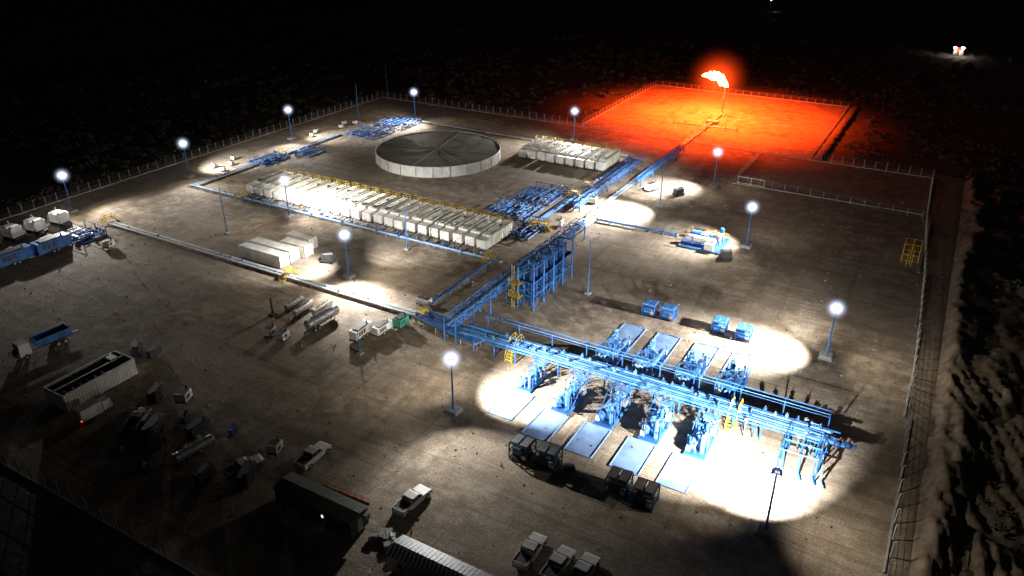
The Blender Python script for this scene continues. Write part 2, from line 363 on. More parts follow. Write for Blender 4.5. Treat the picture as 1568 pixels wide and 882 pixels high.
for y in(112.5,116.6,120.7,124.8,129):
    for x in(TX0,TX1):
        b.beam((x,y,0),(x,y,8.4),.28,BLUE)
    for z in(2.8,5.6,8.4): b.beam((TX0,y,z),(TX1,y,z),.2,BLUE)
    b.beam((TX0,y,0),(TX1,y,2.8),.1,BLUE);b.beam((TX1,y,2.8),(TX0,y,5.6),.1,BLUE)
for i in range(4):
    y0=112.5+i*4.125;y1=y0+4.125
    for x in(TX0,TX1):
        for z in(2.8,5.6,8.4): b.beam((x,y0,z),(x,y1,z),.2,BLUE)
        b.beam((x,y0,0),(x,y1,2.8),.1,BLUE)
    for k in range(3):
        yy=y0+.9+k*1.15
        b.tube((-61.2,yy,.3),(-61.2,yy,7.9),.32 if k!=1 else .2,DBLUE if k!=1 else BLUE,10)
        b.tube((-62.6,yy,.3),(-62.6,yy,7.4),.2,BLUE,8); b.tube((-61.2,yy,7.7),(-66,yy,4.6),.13,LBLUE,6)
    b.box((-61.7,(y0+y1)/2,5.6),(3.2,3.9,.06),DBLUE)
b.rail((TX0,112.5,8.4),(TX0,129,8.4),BLUE);b.rail((TX1,112.5,8.4),(TX1,129,8.4),BLUE)
for s in(0,1.0): b.tube((-64.2+s*.5,111.6,0),(-64.2+s*.5,111.6,9),.05,YEL,4)
for i in range(22): b.tube((-64.2,111.6,.4+i*.4),(-63.7,111.6,.4+i*.4),.03,YEL,4)
b.box((-63.2,111.4,2.9),(2.2,1.6,.1),YEL); b.rail((-64.3,110.6,2.9),(-62.1,110.6,2.9)); b.rail((-64.3,110.6,5.7),(-62.1,110.6,5.7)); b.box((-63.2,111.4,5.7),(2.2,1.6,.1),YEL)
put('process_tower_structure',b)
def lowpipes(name,pts,n,w,r,mats,z=.55):
    b=MB()
    for a,c in zip(pts,pts[1:]):
        a=Vector((*a,0));c=Vector((*c,0));d=(c-a).normalized();s=Vector((-d.y,d.x,0))
        for i in range(n):
            o=s*((i+.5)/n-.5)*w; b.tube(a+o+Vector((0,0,z)),c+o+Vector((0,0,z)),r,mats[i%len(mats)],8)
        L_=(c-a).length;k=int(L_/3.5)+1
        for i in range(k+1):
            p=a.lerp(c,i/k); b.beam(p-s*w*.6+Vector((0,0,z-r-.1)),p+s*w*.6+Vector((0,0,z-r-.1)),.16,GREY); 
            for q in(-1,1): b.beam(p+s*w*.55*q,p+s*w*.55*q+Vector((0,0,z-r)),.14,GREY)
            if R.random()<.35: b.box(p+Vector((R.uniform(-.4,.4),R.uniform(-.4,.4),z+r+.1)),(.35,.35,.4),BLUE)
    return put(name,b)
lowpipes('pipeline',[(-168,99.6),(-76,99.4)],5,1.7,.15,[WHITE,WHITE,LBLUE],.6)
lowpipes('pipeline',[(-174,127.6),(-76,127.2)],3,1.3,.13,[LBLUE,WHITE])
lowpipes('pipeline',[(-172.5,128),(-172.5,186)],4,1.8,.16,[WHITE,LBLUE])
lowpipes('pipeline',[(-158,212.5),(-81,211)],2,1.0,.15,[WHITE,LBLUE])
lowpipes('pipeline',[(-79.8,211),(-79.8,152)],3,1.6,.16,[BLUE,LBLUE])
lowpipes('pipeline',[(-70.5,155),(-70.5,262)],3,1.5,.17,[GREY,LBLUE,GREY],.7)
lowpipes('pipeline',[(-68,159.5),(-48,160.3)],2,1.0,.16,[BLUE,LBLUE])
lowpipes('pipeline',[(-78,127),(-78,100)],2,1.0,.16,[DBLUE,BLUE])
lowpipes('pipeline',[(-76,100.4),(-62,97.4)],6,2.6,.2,[DBLUE,BLUE],.8)
lowpipes('pipeline',[(-77,98.2),(-62,95.6)],4,1.8,.2,[BLUE,DBLUE],1.2)
b=MB()
for i in range(60):
    x=-154+i*1.22; y=R.uniform(128.3,129.4); b.path([(x,130.5,.7),(x+R.uniform(-.5,.5),y+.5,.35),(x+R.uniform(-.8,.8),127.6,.6)],.09,R.choice([BLUE,GREY,BLACK]))
    if i%2: b.box((x,y,.45),(.5,.5,.6),R.choice([BLUE,LBLUE,GREY]))
put('tank_hose_manifold',b)
def skidmodule(name,x0,x1,y0,y1,seed,h=2.2,loc=None):
    r=random.Random(seed); b=MB(); n=max(2,int((y1-y0)/3)); 
    for x in(x0,x1,(x0+x1)/2): b.beam((x,y0,.25),(x,y1,.25),.25,BLUE)
    for i in range(n+1):
        y=y0+(y1-y0)*i/n; b.beam((x0,y,.25),(x1,y,.25),.2,BLUE)
        hh=h*r.uniform(.5,1)
        for x in(x0,(x0+x1)/2,x1): b.beam((x,y,0),(x,y,hh),.16,BLUE)
        b.beam((x0,y,hh),(x1,y,hh),.14,BLUE)
        for k in range(3):
            x=r.uniform(x0+.5,x1-.5); b.tube((x,y,.8),(x,min(y1,y+r.uniform(2,6)),.8),r.uniform(.12,.3),r.choice([BLUE,LBLUE,DBLUE]),8)
            b.ball((x,y,1.0),.35,BLUE,8,5); b.tube((x,y,1),(x,y,1.7),.06,GREY,5); b.tube((x,y,1.65),(x,y,1.72),.28,r.choice([BLUE,REDP,YEL]),8)
    for k in range(int((x1-x0)/1.8)):
        x=x0+1+k*1.8; b.tube((x,y0+.3,.65),(x,y1-.3,.65),.17,r.choice([LBLUE,BLUE]),8)
        b.tube((x,y0+1,1.5),(x,y0+(y1-y0)*r.uniform(.3,.9),1.5),.12,BLUE,6)
    return put(name,b)
skidmodule('manifold_skid',-94,-83,150,160.5,1); skidmodule('manifold_skid',-92.5,-83,163,174,2)
skidmodule('manifold_skid',-171,-159,187,198,3,1.8); skidmodule('manifold_skid',-170,-158,201,212,4,1.8)
skidmodule('manifold_skid',-176,-169,150,160,5,1.5); skidmodule('manifold_skid',-170,-164,163,170,15,1.2)
skidmodule('manifold_skid',-171,-163,89,95,6,2.6)
skidmodule('manifold_skid',-82,-77,141,151,8,2)
# main production manifold rack
b=MB(); yv=(94.6,98.2); X0,X1=-62,-5; z=2.4
for y in(94.6,96.4,98.2): b.beam((X0,y,z),(X1,y,z),.2,BLUE)
n=14
for i in range(n+1):
    x=X0+(X1-X0)*i/n
    b.beam((x,94.4,z-.1),(x,98.4,z-.1),.2,BLUE)
    for y in yv: b.beam((x,y,0),(x,y,z),.2,BLUE)
    if i%2: b.beam((x,94.6,0),(x,98.2,z),.1,BLUE)
for i,y in enumerate((94.9,95.6,96.2,96.9,97.5,98)): b.tube((X0-3,y,z+.4),(X1+(i%3),y,z+.4),(.2,.14,.24,.14,.2,.12)[i],(LBLUE,BLUE,LBLUE,BLUE,LBLUE,BLUE)[i],8)
b.rail((X0,94.3,z+.1),(X1,94.3,z+.1),BLUE,1.1,2,.03)
for x in [X0+2+i*1.55 for i in range(36)]:
    y=R.uniform(95,98); b.box((x,y,z+.85),(.4,.4,.5),R.choice([BLUE,DBLUE,LBLUE])); b.tube((x,y,z+1),(x,y,z+1.4),.05,GREY,5)
for x in(-9.2,-7,-5,-3.8):
    x+=R.uniform(-.3,.3); b.path([(x,96,z+.4),(x,91+R.uniform(-.5,.5),z+.1),(x+.3,89.4,.5),(x+.8,88.3,.4)],.14,LBLUE if x>-5 else BLUE,8)
    b.ball((x,93,z+.2),.35,BLUE,8,5); b.tube((x,92.6,z),(x,92.6,z+1.2),.06,BLUE,5)
for i in range(26):
    x=R.uniform(-24,-4);y=R.uniform(93.2,99); zz=R.uniform(1,3.6); b.path([(x,y,0.3),(x,y,zz),(x+R.uniform(-1.5,1.5),y,zz)],.09,R.choice([BLUE,LBLUE,DBLUE])); b.box((x,y,zz),(.4,.35,.4),R.choice([BLUE,DBLUE,GREY]))
for x in(-9.5,-4.5):
    for y in(89.5,92): b.beam((x,y,0),(x,y,3.4),.16,BLUE)
    b.beam((x,89.5,3.4),(x,96,3.4),.14,BLUE)
b.beam((-9.5,89.5,3.4),(-4.5,89.5,3.4),.14,BLUE); b.beam((-9.5,92,3.4),(-4.5,92,3.4),.14,BLUE)
for x in(-3,-1.6):
    b.tube((X1,96.2+x*.3,z+.4),(x+1,96.2+x*.3,z+.4),.3,BLUE,8); b.ball((x,96+x*.3,z+.5),.5,DBLUE,8,6)
put('production_manifold',b)
b=MB()
for i in range(10):
    x=-62+i*6.35; b.beam((x,99.4,0),(x,99.4,5),.12,BLUE); b.beam((x,99.4,3.6),(x,98.6,4.9),.07,BLUE); b.beam((x,99.4,4.9),(x,98.6,4.9),.09,BLUE)
b.beam((-62,99.4,5),(-4.8,99.4,5),.13,BLUE);b.beam((-62,98.6,4.9),(-4.8,98.6,4.9),.09,LBLUE);b.tube((-62,99.4,3.9),(-4.8,99.4,3.9),.04,BLUE,5)
put('cable_gantry',b)
def wellskid(seed):
    r=random.Random(seed); b=MB(); 
    for x in(-1.4,1.4): b.beam((x,-3.8,.3),(x,3.8,.3),.3,BLUE)
    for i in range(6): b.beam((-1.4,-3.8+i*1.52,.3),(1.4,-3.8+i*1.52,.3),.2,BLUE)
    b.box((0,-.2,.45),(2.7,7.4,.05),DBLUE)
    b.tube((-.65,-3,1.45),(-.65,1.2,1.45),.5,LBLUE,14); b.ball((-.65,-3,1.45),.5,BLUE,14,8); b.ball((-.65,1.2,1.45),.5,BLUE,14,8)
    for y in(-2.4,.6): b.box((-.65,y,.8),(.7,.25,.7),BLUE)
    b.tube((.75,-2.6,.5),(.75,-2.6,3.2),.33,LBLUE,12); b.ball((.75,-2.6,3.2),.33,LBLUE,12,6)
    b.tube((.6,.2,.5),(.6,.2,3.4),.26,BLUE,10); b.ball((.6,.2,3.4),.26,BLUE,10,6)
    b.path([(.75,-2.6,3.0),(.75,-1.2,3.0),(-.3,-1.2,2.3),(-.65,-1.2,1.9)],.13,LBLUE,7)
    b.path([(-.65,1.2,1.5),(-.4,2.6,1.6),(-.4,3.6,2.6),(-.4,4.6,2.8)],.16,LBLUE,7)
    b.path([(.6,.2,2.5),(.6,1.6,2.5),(.6,3.0,1.4),(.5,4.6,2.7)],.14,LBLUE,7)
    for k in range(22):
        x=r.uniform(-1.2,1.3);y=r.uniform(-3.5,3.6);zz=r.uniform(1,2.9)
        b.path([(x,y,.5),(x,y,zz),(x+r.uniform(-.8,.8),y+r.uniform(-.3,1.4),zz)],.07,r.choice([BLUE,LBLUE,DBLUE,GREY]),6)
        b.tube((x,y,zz),(x,y,zz+.28),.15,r.choice([BLUE,LBLUE,DBLUE,DBLUE]),8)
    for x,y in((-1.4,-2.6),(1.4,-2.6),(-1.4,3.6),(1.4,3.6)): b.beam((x,y,.3),(x,y,2.9),.1,BLUE)
    for x in(-1.4,1.4): b.beam((x,.6,2.9),(x,3.6,2.9),.1,BLUE); b.beam((x,-2.6,.4),(x,1,2.9),.07,BLUE)
    for y in(.6,3.6): b.beam((-1.4,y,2.9),(1.4,y,2.9),.1,BLUE)
    b.box((.3,2.7,2.93),(2.0,1.0,.05),LBLUE); b.rail((-1.3,2.2,2.95),(-1.3,3.6,2.95),BLUE,1);b.rail((1.3,2.2,2.95),(1.3,3.6,2.95),BLUE,1)
    b.box((1.1,2.2,1.1),(.7,1,1.1),GREY); b.box((-1.0,-3.4,1.2),(.5,.35,.7),WHITE)
    return b.mesh('separator_skid')
WS=[wellskid(i) for i in range(4)]
mat_m=MB(); mat_m.box((0,0,.03),(4.2,7.2,.06),LINER)
for s in(-1,1): mat_m.tube((s*2.1,-3.6,.1),(s*2.1,3.6,.1),.11,LINER,8); mat_m.tube((-2.1,s*3.6,.1),(2.1,s*3.6,.1),.11,LINER,8)
MATM=mat_m.mesh('containment_mat')
for i,x in enumerate((-48,-41,-34,-27,-20.2)):
    if i: put('separator_skid',WS[i%4],(x,89.6,0),R.uniform(-.04,.04))
    else: put('separator_skid',WS[i%4],(x-.6,91.2,0),sc_=.8)
    put('containment_mat',MATM,(x-.6,82.4-.1*i if i else 84.2,0),R.uniform(-.02,.02))
for i,x in enumerate((-40.3,-33.7,-26.8,-20.2)):
    put('separator_skid',WS[(i+1)%4],(x,104.8,0),math.pi+R.uniform(-.04,.04),sc_=1.1); put('containment_mat',MATM,(x-.6,112.8,0),R.uniform(-.02,.02))
def cooler(mat,matf,h=2.8,sx=3,sy=3):
    b=MB()
    for x in(-sx/2,sx/2):
        for y in(-sy/2,sy/2): b.beam((x,y,0),(x,y,h),.16,matf)
    for z in(.3,h*.55,h):
        for x in(-sx/2,sx/2): b.beam((x,-sy/2,z),(x,sy/2,z),.14,matf)
        for y in(-sy/2,sy/2): b.beam((-sx/2,y,z),(sx/2,y,z),.14,matf)
    b.box((0,0,.38),(sx-.2,sy-.2,.1),matf)
    b.box((0,-sy*.05,h*.38),(sx*.8,sy*.6,h*.55),mat)
    for s in(-1,1): b.box((s*sx*.26,0,h+.14),(sx*.46,sy*.94,.12),matf if mat!=BLUE else LBLUE); b.box((s*sx*.26,0,h+.215),(sx*.38,sy*.8,.03),GREY if mat==NAVY else BLUE)
    b.tube((-sx*.2,sy*.35,.4),(-sx*.2,sy*.35,h*.8),.22,matf,8); b.tube((sx*.25,sy*.36,.4),(sx*.25,sy*.36,h*.7),.18,mat,8)
    b.box((sx*.3,-sy*.42,h*.4),(.6,.25,1),GREY)
    return b.mesh('chemical_injection_skid')
CB=cooler(BLUE,DBLUE,2.2,2.4,2.4); CD=cooler(NAVY,NAVY,2.7,2.8,2.6)
for x in(-40.4,-36.8,-27.2,-22.7): put('chemical_injection_skid',CB,(x,122.4+R.uniform(-.3,.3),0),R.uniform(-.05,.05))
for x in(-41.0,-37.0,-26.6,-22.8): put('chemical_injection_skid',CD,(x,74.4+R.uniform(-.3,.3),0),R.uniform(-.05,.05))
def stair(L_=4.5,W_=1.2,h=1.9):
    b=MB(); b.box((0,0,h),(1.6,W_,.08),YEL)
    for s in(-1,1):
        for k in range(6):
            b.box((s*(.8+(k+.5)*.27),0,h-(k+.5)*h/6.5),(.27,W_,.05),YEL)
        for y in(-W_/2,W_/2):
            b.beam((s*.8,y,h),(s*2.5,y,0),.1,YEL); b.tube((s*.8,y,h+1),(s*2.5,y,1),.045,YEL,4); b.tube((s*2.5,y,0),(s*2.5,y,1),.045,YEL,4); b.tube((s*1.6,y,h*.5),(s*1.6,y,h*.5+1),.04,YEL,4)
            b.tube((s*.8,y,0),(s*.8,y,h+1),.05,YEL,4)
    for y in(-W_/2,W_/2):
        for z_ in(.5,1): b.tube((-.8,y,h+z_),(.8,y,h+z_),.045,YEL,4)
    return b.mesh('crossover_stairs')
ST=stair()
for x,y,r_ in((-110,99.5,1.57),(-76.5,99.5,1.57),(-78.5,126.5,1.57),(-55,97,1.57),(-17.5,97,1.57),(-76.8,148.5,0),(-79,148,1.57),(-172.3,160.5,0),(-80,172,0),(-169.5,100,1.57),(-155,128,1.57),(-80,180,0)):
    o=put('crossover_stairs',ST,(x,y,0),r_,sc_=.9); 
    if abs(y-97)<.1: o.scale=(1.1,1,1.35)
b=MB()
for x in(-1.6,0,1.6):
    for y in(-1.8,1.8): b.beam((x,y,0),(x,y,4.2),.13,YEL)
for z in(.5,1.7,2.9,4.2):
    for y in(-1.8,1.8): b.beam((-1.6,y,z),(1.6,y,z),.1,YEL)
    for x in(-1.6,1.6): b.beam((x,-1.8,z),(x,1.8,z),.1,YEL)
b.box((0,0,2.9),(3.1,3.5,.08),YEL)
for k in range(8): b.box((0,-1.9-k*.25,2.7-k*.35),(1,.25,.05),YEL)
for x in(-.5,.5): b.beam((x,-1.8,2.9),(x,-3.9,0),.1,YEL); b.tube((x,-1.8,3.9),(x,-3.9,1),.04,YEL,4)
put('access_platform',b,(-.2,173,0))
# ---------------- flare ----------------
b=MB(); b.box((0,0,.2),(2,2,.4),CONC); b.tube((0,0,.4),(0,0,10),.28,GREY,10,.22); b.tube((0,0,10),(0,0,11),.4,DGREY,10,.45)
for a in(0,2.1,4.2): b.tube((0,0,7.5),(6*math.cos(a),6*math.sin(a),0),.03,GREY,4)
fl=put('flare_stack',b,(-70.4,273,0))
b=MB()
dl=Vector((-.867,-.4985,0)); K=40; vs=[];fs=[];n=18
RD=[.6,1.6,2.3,2.2,1.7,1.3,1.0,.6,.2,.05]
for j in range(K+1):
    s=j/K; c=Vector((0,0,11.2))+dl*(9.4*s**1.15-.8)+Vector((0,0,3.4*math.sin(s*1.9)*.95))
    k0=min(8,int(s*8)); rad=RD[k0]*(1-(s*8-k0))+RD[k0+1]*(s*8-k0)
    for i in range(n):
        a=2*math.pi*i/n; side=Vector((dl.y,-dl.x,0))*math.cos(a)+Vector((.25*dl.x,.25*dl.y,1)).normalized()*math.sin(a)
        k=1+.75*noise.fractal(Vector((s*6,math.cos(a)*1.1,math.sin(a)*1.1)),.8,2,3)
        vs.append(c+side*rad*max(.3,k))
for j in range(K):
    for i in range(n): fs.append((j*n+i,j*n+(i+1)%n,(j+1)*n+(i+1)%n,(j+1)*n+i))
fs.append(tuple(range(n))); fs.append(tuple(range(K*n,K*n+n)))
FM=em('flame',(1,.45,.12),9,True); b.add(vs,fs,FM,True); put('flame',b,parent=fl)
glow_volume('flame_glow_volume',13,(1,.06,.006),.5,fl,(-2.5,-1.5,12.8),pwr=3.4)  # added emissive ball imitates the red glow round the flame
def flame_lamp(kind,pw,z,ang=None,bl=.4):
    l=bpy.data.lights.new('flame_light',kind); l.energy=pw; l.color=(1,.06,.006); l.shadow_soft_size=1.2
    if ang: l.spot_size=math.radians(ang); l.spot_blend=bl
    ob=bpy.data.objects.new('flame_light',l); sc.collection.objects.link(ob); ob.parent=fl; ob.location=(-3,-1.7,z)
flame_lamp('SPOT',1050000,22,144,.35); flame_lamp('POINT',36000,17)
b=MB()
for x in(-73,-67): b.rail((x,258,0),(x,270,0),GREY,1.2,2,.05)
b.box((-70.5,262,.5),(4,2.5,1),GREY); b.tube((-82,254,.6),(-60,256,.6),.2,GREY,8)
for x in(-82,-78,-64,-60): b.beam((x,255,0),(x,255,1.8),.2,GREY)
b.path([(-70.5,262,.7),(-70.5,272,.7),(-70.4,273,1.5)],.25,GREY,8)
for x,y in((-72,250),(-69,250),(-72,244),(-69,244)): b.beam((x,y,0),(x,y,1.8),.18,GREY)
put('flare_knockout_skid',b)
# ---------------- vehicles ----------------
def wheels(b,xs,ys,r=.4,w=.28):
    for y in ys:
        for s in(-1,1):
            x=s*xs; b.tube((x-w/2,y,r),(x+w/2,y,r),r,BLACK,14); b.tube((x+s*w*.45,y,r),(x+s*w*.55,y,r),r*.55,GREY,10)
def pickup(mat,tonneau=False):
    b=MB()
    b.prism([(-2.65,.45),(-2.65,1.05),(-2.55,1.1),(.95,1.12),(1.25,1.12),(2.3,1.0),(2.62,.85),(2.68,.45)],-.92,.92,mat)
    b.prism([(-1.05,1.1),(-.95,1.2),(1.0,1.2),(1.25,1.1)],-.9,.9,mat)
    b.prism([(-.98,1.18),(-.78,1.66),(.45,1.66),(1.12,1.18)],-.82,.82,GLASS)
    b.prism([(-.84,1.64),(-.74,1.74),(.3,1.74),(.5,1.64)],-.78,.78,mat)
    for s in(-1,1):
        b.beam((s*.82,-.93,1.15),(s*.77,-.78,1.66),.07,mat); b.beam((s*.82,1.12,1.16),(s*.77,.45,1.66),.06,mat); b.beam((s*.84,.0,1.15),(s*.78,-.02,1.66),.06,mat)
        b.box((s*1.02,.85,1.25),(.2,.12,.16),mat)
        b.box((s*.86,-1.85,1.18),(.1,1.6,.12),mat)
        b.box((s*.7,2.64,.78),(.35,.06,.16),GREY); b.box((s*.82,-2.66,.88),(.16,.04,.3),REDP)
    b.box((0,-1.85,1.135),(1.6,1.5,.03),DGREY); b.box((0,-2.62,1.18),(1.8,.08,.12),mat)
    b.box((0,2.68,.62),(1.1,.05,.25),DGREY); b.box((0,2.72,.45),(1.7,.12,.18),DGREY); b.box((0,-2.72,.5),(1.7,.12,.18),GREY)
    wheels(b,.84,(-1.65,1.75))
    return b
PK=pickup(WHITE).mesh('pickup_truck')
for x,y,r_ in((-48.7,58.9,-.07),(-66,59.2,.05),(-31.4,59,.02),(-27.6,58.8,-.04),(-24.6,59.2,-.02)): put('pickup_truck',PK,(x,y,0),r_,sc_=1.06)
PKD=pickup(GREY).mesh('pickup_truck')
for x,y,r_ in((-94.5,52.5,.5),(-72.5,52.8,-.3)): put('pickup_truck',PKD,(x,y,0),r_)
def tanker(mat=GREY):
    b=MB(); b.tube((0,-4,1.9),(0,4,1.9),.95,mat,18); b.ball((0,-4,1.9),(.95,.35,.95),mat,18,8);b.ball((0,4,1.9),(.95,.35,.95),mat,18,8)
    for y in(-2.6,-.9,.9,2.6): b.tube((0,y,1.9),(0,y+.08,1.9),.98,mat,18)
    b.box((0,0,2.88),(.5,6,.06),DGREY)
    for y in(-1.5,1.5): b.tube((0,y,2.8),(0,y,3.05),.25,GREY,8)
    for s in(-1,1): b.beam((s*.5,-4.2,.9),(s*.5,4.2,.9),.2,DGREY)
    wheels(b,.95,(-3,-1.9),.5,.4)
    for s in(-1,1): b.beam((s*.5,3,0),(s*.5,3,.9),.12,DGREY)
    b.rail((-.3,-2,2.9),(-.3,2,2.9),GREY,.7,1)
    return b.mesh('tanker_trailer')
TK=tanker(); TKd=tanker(WHITE)
put('tanker_trailer',TK,(-91,88.5,0),-.05,sc_=.9); put('tanker_trailer',TKd,(-97,90.0,0),.08,sc_=.62); put('tanker_trailer',TK,(-100.2,90.8,0),.02,sc_=.55); put('tanker_trailer',TK,(-81,51.5,0),-.15,sc_=.7)
put('tanker_trailer',TKd,(-94.2,92,0),.03,sc_=.6)
b=MB(); b.box((0,0,.2),(1.2,1.2,.4),DGREY); b.tube((0,0,.4),(0,0,3.6),.22,DGREY,8); put('vent_stack',b,(-101.5,86.5,0))
def genset(mat,L_=5,W_=2,H_=2.2,tr=True):
    b=MB(); b.box((0,0,H_/2+.6),(W_,L_,H_),mat); b.box((0,0,H_+.73),(W_*.8,L_*.7,.06),DGREY); b.box((0,0,.5),(W_*.9,L_*1.1,.2),DGREY)
    for i in range(5):
        for s in(-1,1): b.box((s*(W_/2+.02),-L_*.3+i*L_*.15,H_*.6+.5),(.04,L_*.1,H_*.5),DGREY if i<3 else mat)
    b.tube((W_*.2,L_*.3,H_+.6),(W_*.2,L_*.3,H_+1.3),.12,DGREY,8)
    if tr: wheels(b,W_/2,(-.5,.5),.4); b.beam((0,L_*.5,.5),(0,L_*.5+1.3,.4),.14,DGREY)
    for s in(-1,1):
        for y in(-L_*.5,L_*.5): b.beam((s*W_*.4,y,0),(s*W_*.4,y,.6),.12,DGREY)
    return b.mesh('generator_trailer')
GW=genset(WHITE,4.6,1.7,1.6);GG=genset(GREEN,2.6,1.8,1.5,False);GB=genset(BLUE,7.5,2.5,2.4);GD=genset(DGREY);GS=genset(WHITE,1.9,1.7,1.2,False)
put('generator_trailer',GW,(-82,88.6,0),.06);put('generator_trailer',GW,(-79.6,91.6,0),-.04,sc_=.85);put('generator_skid',GG,(-78,95.0,0),.0)
put('generator_skid',GS,(-96.1,80.6,0),.3);put('generator_skid',GS,(-93.2,80.8,0),.1);put('generator_skid',GS,(-156,90.7,0),.3)
put('generator_trailer',GB,(-166.6,75.5,0),0);put('generator_trailer',GB,(-165.6,83.6,0),0)
def powerunit():
    b=MB(); b.box((0,0,2.1),(3.6,2.6,2.2),WHITE); b.box((1.2,0,3.3),(1.2,2.2,.5),WHITE,top=.8); b.box((-.9,0,3.28),(1.4,2,.16),GREY)
    b.box((0,0,.8),(5.2,2.2,.3),DGREY); b.box((-2.3,0,1.6),(.9,2.3,1.3),GREY); b.tube((-1.9,.8,1),(-1.9,.8,3.8),.14,GREY,8)
    for x in(-1.6,-.4,1.6):
        for s in(-1,1): b.tube((x,s*1.1,.5),(x,s*1.35,.5),.5,BLACK,12)
    for x in(-.8,0,.8): b.box((x,-1.31,2.2),(.5,.04,1.2),GREY)
    return b.mesh('mobile_pump_unit')
PU=powerunit()
for x,y in((-179.4,83),(-178.6,87.9),(-178.3,93.6),(-180,78)): put('mobile_pump_unit',PU,(x,y,0),.1)
b=MB(); b.box((0,-2.6,1.9),(2.4,2.0,2.2),WHITE,top=.9,topy=.85); b.box((0,-3.42,2.35),(2.1,.25,.9),GLASS); b.box((0,-3.7,1.1),(2.3,.5,1),DGREY)
b.box((0,2,.95),(.9,9.5,.3),DGREY); 
b.box((0,2.3,1.55),(2.5,5.8,.1),BLUE)
for s in(-1,1): b.box((s*1.22,2.3,2.1),(.08,5.8,1.1),BLUE)
for y in(-.6,5.2): b.box((0,y,2.1),(2.5,.08,1.1),BLUE)
wheels(b,1.05,(-2.6,2.6,3.9),.52,.35); put('dump_truck',b,(-127,57.2,0),-.1)
b=MB(); b.box((0,1.2,1.9),(2.3,4,2.2),WHITE); b.box((0,-1.9,1.6),(2.1,1.7,1.7),WHITE,top=.85); b.box((0,-2.66,1.95),(1.8,.2,.6),GLASS); b.box((0,0,.7),(1.2,6,.25),DGREY); wheels(b,.95,(-1.9,2),.42)
for s in(-1,1): b.box((s*.9,3.22,1),(.2,.04,.2),REDL if s<0 else REDP)
put('box_truck',b,(-101.7,50.5,0),math.pi,sc_=.85)
put('generator_skid',GS,(-93,59.5,0),.4,sc_=1.1); put('generator_trailer',GD,(-97.4,58,0),.5,sc_=.7)
for x,y,r_,s in((-90,52,.4,.8),(-88,50,1.2,.7),(-84.6,55.2,.1,.7),(-70.7,51.6,.5,.7),(-76,49,.2,.6),(-111.6,65,.8,.7),(-108.5,66,.2,.5)): put('generator_trailer',GD,(x,y,0),r_,sc_=s)
put('generator_skid',GS,(-71.7,57.6,0),.3,sc_=1)
put('generator_skid',GS,(-80,104,0),.0,sc_=.8);put('generator_skid',GS,(-78.6,104,0),.0,sc_=.8)
for i in range(9):
    bb=MB(); 
    for k in range(3): bb.tube((k*.75-.75,R.uniform(-.1,.1),0),(k*.75-.75,0,.95),.32,R.choice([DBLUE,WHITE,DGREY]),10)
    bb.box((0,0,.05),(2.4,1,.1),DGREY)
    put('drum_pallet',bb,(R.uniform(-97,-66),R.uniform(46,58),0),R.uniform(0,3))
b=MB()
for s in(-1,1):
    b.box((s*2.45,0,1.5),(.1,12.2,2.8),WHITE)
    for i in range(26): b.box((s*2.53,-5.9+i*.47,1.5),(.07,.22,2.5),WHITE)
    b.box((s*2.45,0,2.95),(.2,12.3,.12),GREY)
    b.box((0,s*6.1,1.5),(4.9,.1,2.8),WHITE); b.box((0,s*6.1,2.95),(5,.2,.12),GREY)
b.box((0,0,2.55),(4.8,12.1,.08),DGREY); b.box((0,0,2.98),(.16,12.2,.12),GREY)
for i in range(9): b.box((0,-5+i*1.25,2.66),(4.8,.14,.1),DGREY)
b.box((-1,4.5,2.85),(1.6,1.2,.5),GREY)
put('mud_tank',b,(-108.6,54.8,0))
def office(mat,lit):
    b=MB(); b.box((0,0,1.6),(12.6,3.2,2.6),mat)
    rf=OLIVE if mat==OLIVE else GREY
    b.prism([(-1.75,2.9),(0,3.25),(1.75,2.9)],-6.45,6.45,rf)
    for i in range(24): b.prism([(-1.77,2.93),(0,3.29),(1.77,2.93),(0,3.25)],-6.3+i*.54,-6.24+i*.54,rf)
    for x in(-4.5,-1.5,4.2): 
        b.box((x,-1.62,1.8),(1,.06,.8),WHITE); b.box((x,-1.66,1.8),(.85,.04,.65),GLASS)
        b.box((x,1.62,1.8),(1,.06,.8),WHITE); b.box((x,1.66,1.8),(.85,.04,.65),GLASS)
    b.box((1.8,-1.63,1.35),(.9,.06,2),GREY)
    b.box((6.33,0,1.4),(.06,.9,2.0),GREY)
    if lit: b.box((1.8,-1.67,1.9),(.3,.04,.4),WINL)
    b.box((6.6,1.0,2.1),(.5,.8,.6),GREY); b.box((1.8,-2.2,.15),(1.3,1.1,.3),GREY)
    for x in(-5.5,-2,2,5.5):
        for s in(-1,1): b.box((x,s*1.2,.15),(.4,.4,.3),CONC)
    return b
put('site_office_cabin',office(OLIVE,True),(-57.6,51.7,0)); put('site_office_cabin',office(GREY,False),(-38.2,50.1,0))
b=MB()
for k in range(14):
    b.box((R.uniform(-2,2),R.uniform(-1.5,1.5),.4),(R.uniform(.4,.9),R.uniform(.4,.9),R.uniform(.4,.9)),R.choice([WHITE,GREY,DGREY,GREY,CREAM]),rz=R.uniform(0,3))
b.tube((0,0,0),(0,0,2),.04,GREY,5); put('equipment_crate_pile',b,(-47.5,52,0))
b=MB(); b.box((0,0,.1),(8,.06,.2),ORANGE); 
for i in range(8): b.tube((-4+i*1.14,0,0),(-4+i*1.14,0,1),.03,ORANGE,5)
b.tube((-4,0,.9),(4,0,.9),.025,ORANGE,4); b.tube((-4,0,.5),(4,0,.5),.02,ORANGE,4); put('safety_barrier',b,(-57.5,56.0,0),.05)
b=MB()
b.box((0,0,.3),(9,9,.12),DBLUE)
for x in(-4.5,4.5): b.beam((x,-4.5,.25),(x,4.5,.25),.25,BLUE)
for y in(-4.5,0,4.5): b.beam((-4.5,y,.25),(4.5,y,.25),.25,BLUE)
